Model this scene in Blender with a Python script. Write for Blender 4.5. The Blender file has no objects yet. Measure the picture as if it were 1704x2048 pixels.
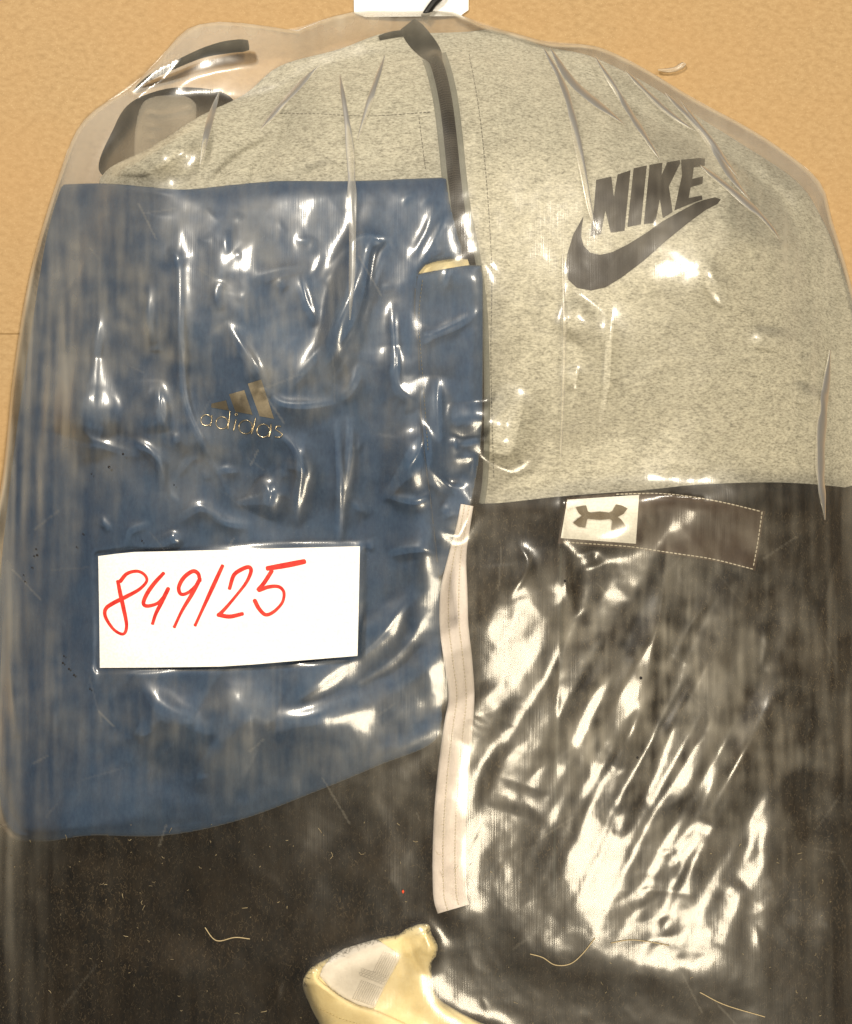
import bpy, math, random
import numpy as np
from mathutils import Vector
from mathutils.geometry import delaunay_2d_cdt

# ------------------------------------------------------------------ camera, lamps, exposure
sc = bpy.context.scene
H = 0.96            # camera height above the board
Z0 = 0.06           # plane on which S is true
S = 1.0 / 2500.0    # metres per photo pixel on that plane
cam_d = bpy.data.cameras.new('camera')
cam = bpy.data.objects.new('camera', cam_d)
sc.collection.objects.link(cam)
cam.location = (0, 0, H)
cam_d.sensor_fit = 'HORIZONTAL'
cam_d.sensor_width = 36.0
cam_d.lens = 36.0 * (H - Z0) / (1704 * S)
cam_d.clip_start = 0.01
cam_d.clip_end = 50
sc.camera = cam

world = bpy.data.worlds.new('World')
sc.world = world
world.use_nodes = True
bg = world.node_tree.nodes['Background']
bg.inputs[0].default_value = (1.0, 0.93, 0.82, 1)
bg.inputs[1].default_value = 0.11

LAMPS = []
def lamp(name, loc, aim, size, power, col):
    d = bpy.data.lights.new(name, 'AREA')
    d.shape = 'DISK'
    d.size = size
    d.energy = power
    d.color = col
    o = bpy.data.objects.new(name, d)
    sc.collection.objects.link(o)
    o.location = loc
    v = Vector(aim) - Vector(loc)
    o.rotation_euler = v.to_track_quat('-Z', 'Y').to_euler()
    LAMPS.append(np.array(loc))
    return o
lamp('area_lamp', (0.72, -0.88, 2.25), (0, 0, 0), 0.62, 38, (1.0, 0.86, 0.63))
lamp('area_lamp', (-1.0, 1.45, 2.25), (0, 0, 0), 0.34, 58, (1.0, 0.90, 0.74))

lamp('area_lamp', (1.15, 1.3, 2.25), (0, 0, 0), 0.34, 30, (1.0, 0.90, 0.74))  # added lamp with no seen source, gives northeast film slopes a highlight

sc.view_settings.view_transform = 'Standard'
sc.view_settings.look = 'None'
sc.view_settings.exposure = 0.18
sc.view_settings.gamma = 1.0
sc.render.engine = 'CYCLES'
sc.cycles.use_denoising = True
sc.cycles.max_bounces = 6
sc.cycles.transparent_max_bounces = 14
sc.cycles.sample_clamp_indirect = 6.0

rng = np.random.default_rng(7)
random.seed(7)

# ------------------------------------------------------------------ helpers: fields over the photo plane
def to_world(px, py, z):
    px = np.asarray(px, float); py = np.asarray(py, float); z = np.asarray(z, float)
    k = S * (H - z) / (H - Z0)
    return np.stack([(px - 852) * k, (1024 - py) * k, z], -1)

GX0, GX1, GY0, GY1, G = -260, 1960, -140, 2580, 4.0
gx = np.arange(GX0, GX1 + 1, G); gy = np.arange(GY0, GY1 + 1, G)
GXX, GYY = np.meshgrid(gx, gy)

def blur(a, sig):
    sg2 = sig if isinstance(sig, tuple) else (sig, sig)      # rows, columns
    out = a
    for ax in (0, 1):
        r = int(max(1, round(3 * sg2[ax])))
        k = np.exp(-0.5 * (np.arange(-r, r + 1) / sg2[ax]) ** 2); k /= k.sum()
        n = out.shape[ax]
        pad = [(0, 0), (0, 0)]; pad[ax] = (r, r)
        p = np.pad(out, pad, mode='edge')
        m = n + 2 * r
        L = 1 << int(math.ceil(math.log2(m + 2 * r + 1)))
        f = np.fft.irfft(np.fft.rfft(p, L, axis=ax) * np.fft.rfft(k, L)[(slice(None), None) if ax == 0 else (None, slice(None))], L, axis=ax)
        sl = [slice(None), slice(None)]; sl[ax] = slice(2 * r, 2 * r + n)
        out = f[tuple(sl)]
    return out

def noise(shape, sig):
    b = blur(rng.standard_normal(shape), sig)
    return b / (b.std() + 1e-9)

def samp(arr, px, py, x0=GX0, y0=GY0, g=G):
    fx = np.clip((np.asarray(px, float) - x0) / g, 0, arr.shape[1] - 1.001)
    fy = np.clip((np.asarray(py, float) - y0) / g, 0, arr.shape[0] - 1.001)
    ix = fx.astype(int); iy = fy.astype(int); fx = fx - ix; fy = fy - iy
    return (arr[iy, ix] * (1 - fx) * (1 - fy) + arr[iy, ix + 1] * fx * (1 - fy)
            + arr[iy + 1, ix] * (1 - fx) * fy + arr[iy + 1, ix + 1] * fx * fy)

def catmull(pts, step=6.0, closed=False):
    P = np.array(pts, float)
    n = len(P)
    out = []
    rngn = n if closed else n - 1
    for i in range(rngn):
        if closed:
            p0, p1, p2, p3 = P[(i - 1) % n], P[i], P[(i + 1) % n], P[(i + 2) % n]
        else:
            p0 = P[i - 1] if i > 0 else 2 * P[0] - P[1]
            p1, p2 = P[i], P[i + 1]
            p3 = P[i + 2] if i + 2 < n else 2 * P[-1] - P[-2]
        L = np.linalg.norm((p2 - p1)[:2])
        m = max(1, int(L / step))
        for j in range(m):
            t = j / m
            out.append(0.5 * ((2 * p1) + (-p0 + p2) * t + (2 * p0 - 5 * p1 + 4 * p2 - p3) * t * t + (-p0 + 3 * p1 - 3 * p2 + p3) * t ** 3))
    if not closed:
        out.append(P[-1])
    return np.array(out)

def poly_dist(px, py, poly):
    """signed distance (inside > 0) and nearest point on a closed polygon"""
    px = np.asarray(px, float); py = np.asarray(py, float)
    best = np.full(px.shape, 1e12); nx = np.zeros(px.shape); ny = np.zeros(px.shape)
    ins = np.zeros(px.shape, bool)
    n = len(poly)
    for i in range(n):
        ax, ay = poly[i][:2]; bx, by = poly[(i + 1) % n][:2]
        dx, dy = bx - ax, by - ay
        l2 = dx * dx + dy * dy + 1e-12
        t = np.clip(((px - ax) * dx + (py - ay) * dy) / l2, 0, 1)
        qx = ax + t * dx; qy = ay + t * dy
        d = (px - qx) ** 2 + (py - qy) ** 2
        m = d < best
        best[m] = d[m]; nx[m] = qx[m]; ny[m] = qy[m]
        c = ((ay > py) != (by > py))
        if abs(dy) > 1e-9:
            ins ^= c & (px < ax + dx * (py - ay) / dy)
    d = np.sqrt(best)
    return np.where(ins, d, -d), nx, ny

def line_dist(px, py, pts, angle=False):
    """signed perpendicular distance and distance, plus parameter along an open polyline"""
    best = np.full(px.shape, 1e12); sgn = np.zeros(px.shape); par = np.zeros(px.shape)
    n = len(pts) - 1
    for i in range(n):
        ax, ay = pts[i][:2]; bx, by = pts[i + 1][:2]
        dx, dy = bx - ax, by - ay
        l2 = dx * dx + dy * dy + 1e-12
        t = np.clip(((px - ax) * dx + (py - ay) * dy) / l2, 0, 1)
        ex = px - ax - t * dx; ey = py - ay - t * dy
        d = ex * ex + ey * ey
        m = d < best
        best[m] = d[m]; sgn[m] = ((dx * ey - dy * ex) / (np.sqrt(l2 * d) + 1e-6) if angle else np.sign(dx * ey - dy * ex))[m]; par[m] = ((i + t) / n)[m]
    return np.sqrt(best), sgn, par

# ------------------------------------------------------------------ helpers: objects
col = sc.collection
def tag(o, label=None, cat=None, group=None, kind=None):
    if label: o['label'] = label
    if cat: o['category'] = cat
    if group: o['group'] = group
    if kind: o['kind'] = kind
    return o
def empty(name, px, py, z, label, cat, group=None):
    o = bpy.data.objects.new(name, None)
    o.empty_display_size = 0.02
    o.location = to_world(px, py, z)
    col.objects.link(o)
    return tag(o, label, cat, group)
def link_mesh(name, V, F, m, parent=None, smooth=True):
    V = np.asarray(V, float).reshape(-1, 3)
    me = bpy.data.meshes.new(name)
    if isinstance(F, np.ndarray):
        k = F.shape[1]
        me.vertices.add(len(V)); me.vertices.foreach_set('co', V.ravel())
        me.loops.add(F.size); me.loops.foreach_set('vertex_index', F.ravel().astype(np.int32))
        me.polygons.add(len(F)); me.polygons.foreach_set('loop_start', np.arange(0, F.size, k, dtype=np.int32))
        me.update(calc_edges=True)
    else:
        me.from_pydata([tuple(v) for v in V], [], [tuple(f) for f in F])
    me.polygons.foreach_set('use_smooth', [smooth] * len(me.polygons))
    me.validate()
    if m: me.materials.append(m)
    o = bpy.data.objects.new(name, me)
    col.objects.link(o)
    if parent is not None:
        o.parent = parent
        o.matrix_parent_inverse = parent.matrix_basis.inverted() if parent.parent is None else (parent.parent.matrix_basis @ parent.matrix_parent_inverse @ parent.matrix_basis).inverted()
    return o

def fix_parent_inverse():
    pass

def cdt_mesh(poly, zf, off, step=6.0, thick=0.0003):
    """closed outline -> draped thin plate with a rim"""
    P = [tuple(p[:2]) for p in poly]
    n = len(P)
    # densify the outline
    D = []
    for i in range(n):
        a = np.array(P[i]); b = np.array(P[(i + 1) % n])
        m = max(1, int(np.linalg.norm(b - a) / step))
        for j in range(m):
            D.append(tuple(a + (b - a) * j / m))
    n = len(D)
    A = np.array(D)
    xs = np.arange(A[:, 0].min() + step / 2, A[:, 0].max(), step)
    ys = np.arange(A[:, 1].min() + step / 2, A[:, 1].max(), step)
    X, Y = np.meshgrid(xs, ys)
    sd, _, _ = poly_dist(X, Y, A)
    m = sd > step * 0.45
    pts = [Vector(p) for p in D] + [Vector((x, y)) for x, y in zip(X[m], Y[m])]
    edges = [(i, (i + 1) % n) for i in range(n)]
    v, e, f, ov, oe, of = delaunay_2d_cdt(pts, edges, [], 1, 1e-5)
    V2 = np.array([(p.x, p.y) for p in v])
    z = zf(V2[:, 0], V2[:, 1])
    top = to_world(V2[:, 0], V2[:, 1], z + off + thick)
    bot = to_world(V2[:, 0], V2[:, 1], z + off)
    k = len(V2)
    F = []
    cnt = {}
    for t in f:
        t = list(t)
        a = sum(V2[t[i]][0] * V2[t[(i + 1) % len(t)]][1] - V2[t[(i + 1) % len(t)]][0] * V2[t[i]][1] for i in range(len(t)))
        if a > 0: t = t[::-1]      # photo y runs down, so clockwise there is up here
        F.append(t); F.append([q + k for q in t[::-1]])
        for i in range(len(t)):
            a_, b_ = t[i], t[(i + 1) % len(t)]
            cnt[(a_, b_)] = 1
    for (a_, b_) in list(cnt):
        if (b_, a_) not in cnt:
            F.append([b_, a_, a_ + k, b_ + k])
    return np.concatenate([top, bot]), F

def plate(name, poly, zf, off, m, parent, step=6.0, thick=0.0003):
    V, F = cdt_mesh(poly, zf, off, step, thick)
    return link_mesh(name, V, F, m, parent, smooth=False)

def ribbon(pts, zf, off, prof, step=4.0):
    """pts: (px,py,width); prof: list of (u in -1..1, extra height)"""
    P = catmull(pts, step)
    T = np.gradient(P[:, :2], axis=0)
    T /= np.linalg.norm(T, axis=1)[:, None] + 1e-9
    N = np.stack([-T[:, 1], T[:, 0]], 1)
    V = []; F = []
    k = len(prof)
    for i in range(len(P)):
        for (u, h) in prof:
            q = P[i, :2] + N[i] * u * P[i, 2] * 0.5
            V.append((q[0], q[1], h))
    V = np.array(V)
    W = to_world(V[:, 0], V[:, 1], zf(V[:, 0], V[:, 1]) + off + V[:, 2])
    for i in range(len(P) - 1):
        for j in range(k - 1):
            a = i * k + j
            F.append((a, a + k, a + k + 1, a + 1))
    return W, F

def tube(pts3, rad, seg=8, caps=True):
    P = np.array(pts3, float); n = len(P)
    rad = np.broadcast_to(np.asarray(rad, float), (n,))
    T = np.gradient(P, axis=0); T /= np.linalg.norm(T, axis=1)[:, None] + 1e-12
    V = []; F = []
    for i in range(n):
        up = np.array([0, 0, 1.0]) if abs(T[i][2]) < 0.9 else np.array([1.0, 0, 0])
        a = np.cross(T[i], up); a /= np.linalg.norm(a); b = np.cross(a, T[i])
        for j in range(seg):
            t = 2 * math.pi * j / seg
            V.append(P[i] + rad[i] * (a * math.cos(t) + b * math.sin(t)))
    for i in range(n - 1):
        for j in range(seg):
            a = i * seg + j; b = i * seg + (j + 1) % seg
            F.append((a, a + seg, b + seg, b))
    if caps:
        F.append(tuple(range(seg))); F.append(tuple((n - 1) * seg + j for j in range(seg))[::-1])
    return V, F

def merge(parts):
    V = []; F = []
    for v, f in parts:
        o = len(V)
        V.extend([tuple(q) for q in v]); F.extend([tuple(i + o for i in t) for t in f])
    return V, F

# ------------------------------------------------------------------ materials
class NT:
    def __init__(s, name):
        s.m = bpy.data.materials.new(name); s.m.use_nodes = True
        s.t = s.m.node_tree; s.t.nodes.clear()
        s.out = s.n('ShaderNodeOutputMaterial')
        s.tc = s.n('ShaderNodeTexCoord')
    def n(s, k, **kw):
        o = s.t.nodes.new(k)
        for a, b in kw.items():
            if a[0] == '_': setattr(o, a[1:], b)
            else: o.inputs[a.replace('__', ' ')].default_value = b
        return o
    def l(s, a, b): s.t.links.new(a, b)
    def co(s, scale=(1, 1, 1), rot=(0, 0, 0)):
        mp = s.n('ShaderNodeMapping'); mp.inputs['Scale'].default_value = scale; mp.inputs['Rotation'].default_value = rot
        g = s.n('ShaderNodeNewGeometry')
        s.l(g.outputs['Position'], mp.inputs['Vector']); return mp.outputs[0]
    def noise(s, vec, scale, detail=4, rough=0.6):
        o = s.n('ShaderNodeTexNoise'); o.inputs['Scale'].default_value = scale; o.inputs['Detail'].default_value = detail; o.inputs['Roughness'].default_value = rough
        s.l(vec, o.inputs['Vector']); return o.outputs['Fac']
    def ramp(s, fac, stops):
        o = s.n('ShaderNodeValToRGB'); e = o.color_ramp.elements
        while len(e) < len(stops): e.new(0.5)
        for q, (p, c) in zip(e, stops):
            q.position = p; q.color = tuple(c) + (1,) if len(c) == 3 else c
        s.l(fac, o.inputs[0]); return o.outputs[0]
    def mixc(s, f, a, b, mode='MIX'):
        o = s.n('ShaderNodeMix'); o.data_type = 'RGBA'; o.blend_type = mode
        for v, i in ((f, 0), (a, 6), (b, 7)):
            if hasattr(v, 'links'): s.l(v, o.inputs[i])
            elif isinstance(v, (int, float)): o.inputs[i].default_value = v
            else: o.inputs[i].default_value = tuple(v) + (1,)
        return o.outputs[2]
    def math(s, op, a, b=0.0, c=0.0):
        o = s.n('ShaderNodeMath'); o.operation = op
        for i, v in enumerate((a, b, c)):
            if hasattr(v, 'links'): s.l(v, o.inputs[i])
            else: o.inputs[i].default_value = v
        return o.outputs[0]
    def bump(s, h, strength, dist, prev=None):
        o = s.n('ShaderNodeBump'); o.inputs['Strength'].default_value = strength; o.inputs['Distance'].default_value = dist
        s.l(h, o.inputs['Height'])
        if prev is not None: s.l(prev, o.inputs['Normal'])
        return o.outputs[0]
    def pbr(s, colr, rough=0.8, metal=0.0, normal=None, sheen=0.0, spec=0.5):
        p = s.n('ShaderNodeBsdfPrincipled')
        if hasattr(colr, 'links'): s.l(colr, p.inputs['Base Color'])
        else: p.inputs['Base Color'].default_value = tuple(colr) + (1,)
        if hasattr(rough, 'links'): s.l(rough, p.inputs['Roughness'])
        else: p.inputs['Roughness'].default_value = rough
        p.inputs['Metallic'].default_value = metal
        p.inputs['Sheen Weight'].default_value = sheen
        p.inputs['Specular IOR Level'].default_value = spec
        if normal is not None: s.l(normal, p.inputs['Normal'])
        s.l(p.outputs[0], s.out.inputs[0]); return s.m

def mat_board():
    t = NT('particle_board')
    c = t.co()
    f1 = t.noise(c, 420, 3, 0.7)
    f2 = t.noise(t.co((1, 1.6, 1), (0, 0, 0.6)), 160, 4, 0.65)
    f3 = t.noise(c, 6, 3)
    base = t.ramp(f2, [(0.25, (0.30, 0.197, 0.090)), (0.5, (0.375, 0.252, 0.122)), (0.75, (0.435, 0.305, 0.158))])
    speck = t.ramp(f1, [(0.66, (0, 0, 0)), (0.74, (1, 1, 1))])
    base = t.mixc(t.math('MULTIPLY', speck, 0.35), base, (0.27, 0.13, 0.045))
    lt = t.ramp(t.noise(t.co((1, 1, 1)), 900, 2), [(0.62, (0, 0, 0)), (0.7, (1, 1, 1))])
    base = t.mixc(t.math('MULTIPLY', lt, 0.3), base, (0.70, 0.55, 0.33))
    base = t.mixc(t.ramp(f3, [(0.35, (0, 0, 0)), (0.7, (0.35, 0.35, 0.35))]), base, (0.42, 0.25, 0.105))
    return t.pbr(base, 0.62, normal=t.bump(f1, 0.15, 0.0004), spec=0.3)

def mat_heather():
    t = NT('heather_grey_fleece')
    c = t.co()
    f = t.noise(t.co((1, 2.2, 1), (0, 0, 0.45)), 340, 3, 0.7)
    g = t.noise(t.co((1, 2.0, 1), (0, 0, -0.3)), 120, 3, 0.6)
    w = t.n('ShaderNodeTexWave'); w.wave_type = 'BANDS'; w.bands_direction = 'X'
    w.inputs['Scale'].default_value = 260; w.inputs['Distortion'].default_value = 2.0
    t.l(t.co((1, 1, 1)), w.inputs['Vector'])
    k = t.math('ADD', t.math('MULTIPLY', f, 0.72), t.math('MULTIPLY', g, 0.28))
    colr = t.ramp(k, [(0.33, (0.20, 0.19, 0.155)), (0.47, (0.41, 0.395, 0.33)), (0.62, (0.62, 0.60, 0.51))])
    nb = t.bump(w.outputs['Fac'], 0.35, 0.0004)
    return t.pbr(colr, 0.9, normal=t.bump(f, 0.5, 0.0008, nb), sheen=0.15, spec=0.2)

def mat_cloth(name, c1, c2, scale=300, stretch=(1, 1, 1), rough=0.85, sheen=0.1, bump=0.4, spec=0.25):
    t = NT(name)
    f = t.noise(t.co(stretch), scale, 4, 0.65)
    g = t.noise(t.co(), scale * 0.06, 3, 0.6)
    k = t.math('ADD', t.math('MULTIPLY', f, 0.55), t.math('MULTIPLY', g, 0.45))
    return t.pbr(t.ramp(k, [(0.35, c1), (0.65, c2)]), rough, normal=t.bump(f, bump, 0.0006), sheen=sheen, spec=spec)

def mat_plain(name, c, rough=0.6, metal=0.0, spec=0.4):
    t = NT(name)
    f = t.noise(t.co(), 500, 2)
    a = tuple(x * 0.9 for x in c); b = tuple(min(1, x * 1.06) for x in c)
    return t.pbr(t.ramp(f, [(0.35, a), (0.65, b)]), rough, metal, spec=spec)

def mat_film(name, lo=0.15, hi=0.38):
    t = NT(name)
    # extrusion lines run along the bag; haze (scuffs and a painted veil of sheen) and streaks are stored on the sheet
    lines = t.noise(t.co((1, 0.03, 0.03)), 900, 1, 0.5)
    nb = t.bump(lines, 0.22, 0.00014)
    lw = t.n('ShaderNodeLayerWeight'); lw.inputs['Blend'].default_value = 0.5
    graz = t.math('POWER', lw.outputs['Facing'], 2.2)
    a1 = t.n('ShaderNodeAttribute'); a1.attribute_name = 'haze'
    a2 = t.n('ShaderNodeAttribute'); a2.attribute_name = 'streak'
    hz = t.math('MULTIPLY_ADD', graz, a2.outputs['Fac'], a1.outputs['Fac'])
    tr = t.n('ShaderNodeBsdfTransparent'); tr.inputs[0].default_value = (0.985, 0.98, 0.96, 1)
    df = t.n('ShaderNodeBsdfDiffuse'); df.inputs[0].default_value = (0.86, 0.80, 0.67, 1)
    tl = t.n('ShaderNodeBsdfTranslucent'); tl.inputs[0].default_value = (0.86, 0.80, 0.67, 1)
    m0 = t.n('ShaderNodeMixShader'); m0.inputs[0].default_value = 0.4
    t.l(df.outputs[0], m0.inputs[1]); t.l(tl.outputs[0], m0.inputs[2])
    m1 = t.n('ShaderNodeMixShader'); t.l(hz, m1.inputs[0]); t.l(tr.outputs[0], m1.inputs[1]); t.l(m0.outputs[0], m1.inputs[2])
    ga = t.n('ShaderNodeBsdfGlossy'); ga.inputs['Roughness'].default_value = lo
    gb = t.n('ShaderNodeBsdfGlossy'); gb.inputs['Roughness'].default_value = hi
    gc = t.n('ShaderNodeBsdfGlossy'); gc.inputs['Roughness'].default_value = 0.55
    for q in (ga, gb, gc): t.l(nb, q.inputs['Normal'])
    gn = t.n('ShaderNodeMixShader'); gn.inputs[0].default_value = 0.52
    t.l(ga.outputs[0], gn.inputs[1]); t.l(gb.outputs[0], gn.inputs[2])
    gm = t.n('ShaderNodeMixShader'); gm.inputs[0].default_value = 0.08
    t.l(gn.outputs[0], gm.inputs[1]); t.l(gc.outputs[0], gm.inputs[2])
    fr = t.n('ShaderNodeFresnel'); fr.inputs['IOR'].default_value = 1.5
    t.l(nb, fr.inputs['Normal'])
    ff = t.math('MINIMUM', t.math('MULTIPLY', fr.outputs[0], 1.75), 0.9)
    m2 = t.n('ShaderNodeMixShader'); t.l(ff, m2.inputs[0]); t.l(m1.outputs[0], m2.inputs[1]); t.l(gm.outputs[0], m2.inputs[2])
    t.l(m2.outputs[0], t.out.inputs[0])
    return t.m

def mat_marker():
    t = NT('red_marker_ink')
    f = t.noise(t.co(), 140, 3)
    return t.pbr(t.ramp(f, [(0.35, (0.52, 0.008, 0.005)), (0.65, (0.66, 0.04, 0.022))]), 0.6)

M = dict(
    board=mat_board(), heather=mat_heather(),
    blue=mat_cloth('blue_cotton', (0.026, 0.055, 0.118), (0.046, 0.088, 0.165), 420, (1, 0.5, 1)),
    black=mat_cloth('black_fleece', (0.0015, 0.001, 0.0006), (0.030, 0.020, 0.010), 520, (1, 0.35, 1), 0.95, 0.0, 0.8, 0.03),
    patch=mat_cloth('brown_patch_fabric', (0.040, 0.022, 0.012), (0.065, 0.040, 0.024), 500, (1, 0.4, 1)),
    cream=mat_cloth('cream_cotton', (0.72, 0.60, 0.33), (0.79, 0.69, 0.43), 350),
    white=mat_cloth('white_cotton', (0.74, 0.67, 0.65), (0.84, 0.78, 0.76), 500),
    tagw=mat_cloth('white_satin', (0.62, 0.58, 0.53), (0.72, 0.68, 0.63), 300, rough=0.5),
    thread=mat_plain('white_thread', (0.72, 0.66, 0.54)),
    print=mat_cloth('dark_brown_print', (0.022, 0.016, 0.011), (0.036, 0.027, 0.018), 600, rough=0.6),
    zip=mat_cloth('black_zip_tape', (0.014, 0.011, 0.008), (0.05, 0.04, 0.028), 900),
    ziptape=mat_cloth('grey_zip_edge', (0.16, 0.165, 0.14), (0.24, 0.24, 0.21), 700),
    seam=mat_plain('dark_seam_thread', (0.20, 0.19, 0.16)),
    silver=mat_plain('aged_silver_foil', (0.30, 0.25, 0.17), 0.34, 0.85),
    silverb=mat_plain('bright_silver_foil', (0.62, 0.52, 0.36), 0.25, 0.9),
    paper=mat_plain('white_paper', (0.86, 0.86, 0.86), 0.7),
    ink=mat_marker(),
    badge=mat_plain('white_rubber_badge', (0.88, 0.87, 0.82), 0.5),
    emblem=mat_plain('dull_gold_emblem', (0.10, 0.07, 0.03), 0.5, 0.0),
    cord=mat_cloth('charcoal_cord', (0.016, 0.015, 0.010), (0.035, 0.033, 0.024), 900),
    rib=mat_cloth('taupe_rib_knit', (0.20, 0.18, 0.145), (0.30, 0.27, 0.225), 600),
    blackp=mat_plain('black_plastic', (0.004, 0.004, 0.004), 0.4),
    film=mat_film('clear_plastic_film'),
    filmfold=mat_film('doubled_plastic_film', 0.24, 0.42),
    filmback=mat_film('back_plastic_film', 0.25, 0.45),
    fibre=mat_plain('pale_fibre', (0.46, 0.37, 0.22), 0.7),
    fibred=mat_cloth('brown_fibre', (0.004, 0.003, 0.0015), (0.13, 0.092, 0.048), 240),
    speck=mat_plain('dark_speck', (0.01, 0.008, 0.01), 0.7),
    red=mat_plain('red_speck', (0.7, 0.08, 0.03), 0.7),
)

# ------------------------------------------------------------------ the board the bag lies on
def board(name, y0, y1, h):
    v = []
    x0, x1 = -1100, 2800
    b = 2.0
    def P(x, y, z): return tuple(to_world(x, y, 0.0)[:2]) + (z,)
    ring = [P(x0, y0, -0.018), P(x1, y0, -0.018), P(x1, y1, -0.018), P(x0, y1, -0.018),
            P(x0, y0, h - 0.0006), P(x1, y0, h - 0.0006), P(x1, y1, h - 0.0006), P(x0, y1, h - 0.0006),
            P(x0 + b, y0 + b, h), P(x1 - b, y0 + b, h), P(x1 - b, y1 - b, h), P(x0 + b, y1 - b, h)]
    F = [(0, 1, 2, 3)]
    for q in (0, 4):
        for i in range(4):
            j = (i + 1) % 4
            F.append((q + i, q + 4 + i, q + 4 + j, q + j))
    F.append((8, 11, 10, 9))
    o = link_mesh(name, ring, F, M['board'], None, smooth=False)
    tag(o, None, None, None, 'structure')
    return o
SEAM = 668
board('table_board', -900, SEAM - 0.4, -0.0003)
board('table_board', SEAM + 0.4, 3000, 0.0)

# ------------------------------------------------------------------ bag outline and the height field of its contents
BAG = catmull([(-130, 2480), (-140, 1900), (-105, 1500), (-55, 1200), (0, 985), (28, 740), (62, 540), (120, 345), (168, 240),
               (262, 172), (318, 118), (375, 58), (450, 44), (545, 54), (596, 60), (640, 42), (706, 24), (800, 22), (905, 24), (960, 48), (1030, 66),
               (1105, 86), (1190, 92), (1280, 132), (1390, 198), (1480, 246), (1560, 296), (1640, 364), (1664, 440),
               (1700, 560), (1745, 760), (1800, 1100), (1850, 1600), (1870, 2470), (1700, 2520), (800, 2530), (100, 2520)], 24, True)
SDB, _, _ = poly_dist(GXX, GYY, BAG)
CONT = catmull([(-90, 2420), (-80, 1700), (-40, 1300), (20, 900), (80, 560), (150, 380), (230, 270), (330, 215), (480, 190),
                (600, 120), (800, 70), (980, 70), (1180, 130), (1380, 235), (1540, 330), (1620, 420), (1660, 560),
                (1720, 900), (1780, 1400), (1810, 2420), (800, 2470)], 24, True)
SDC, _, _ = poly_dist(GXX, GYY, CONT)
dome = 0.074 * (1 - np.exp(-np.clip(SDC, 0, None) / 120.0))
dome *= 1 - 0.10 * np.exp(-((GXX - 900) / 380) ** 2 - ((GYY - 1100) / 600) ** 2) * 0
lump = noise(GXX.shape, 38) * 0.0035 + noise(GXX.shape, 16) * 0.0010
dome = dome + lump * np.clip(SDC / 200, 0, 1)
TOP = np.clip(dome, 0.0022, None)
FLOOR_Z = 0.0012

def fold_field(folds, X=GXX, Y=GYY):
    """ridges (positive) and creases (negative) in cloth: (points, sigma px, height mm)"""
    out = np.zeros(X.shape)
    for pts, sg, hh in folds:
        C = catmull(pts, 10)
        m = (X > C[:, 0].min() - 4 * sg) & (X < C[:, 0].max() + 4 * sg) & (Y > C[:, 1].min() - 4 * sg) & (Y < C[:, 1].max() + 4 * sg)
        d, s, p = line_dist(X[m], Y[m], C)
        out[m] += hh * 0.001 * np.exp(-0.5 * (d / sg) ** 2) * np.clip(np.minimum(p, 1 - p) * 6, 0.15, 1)
    return out

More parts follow.
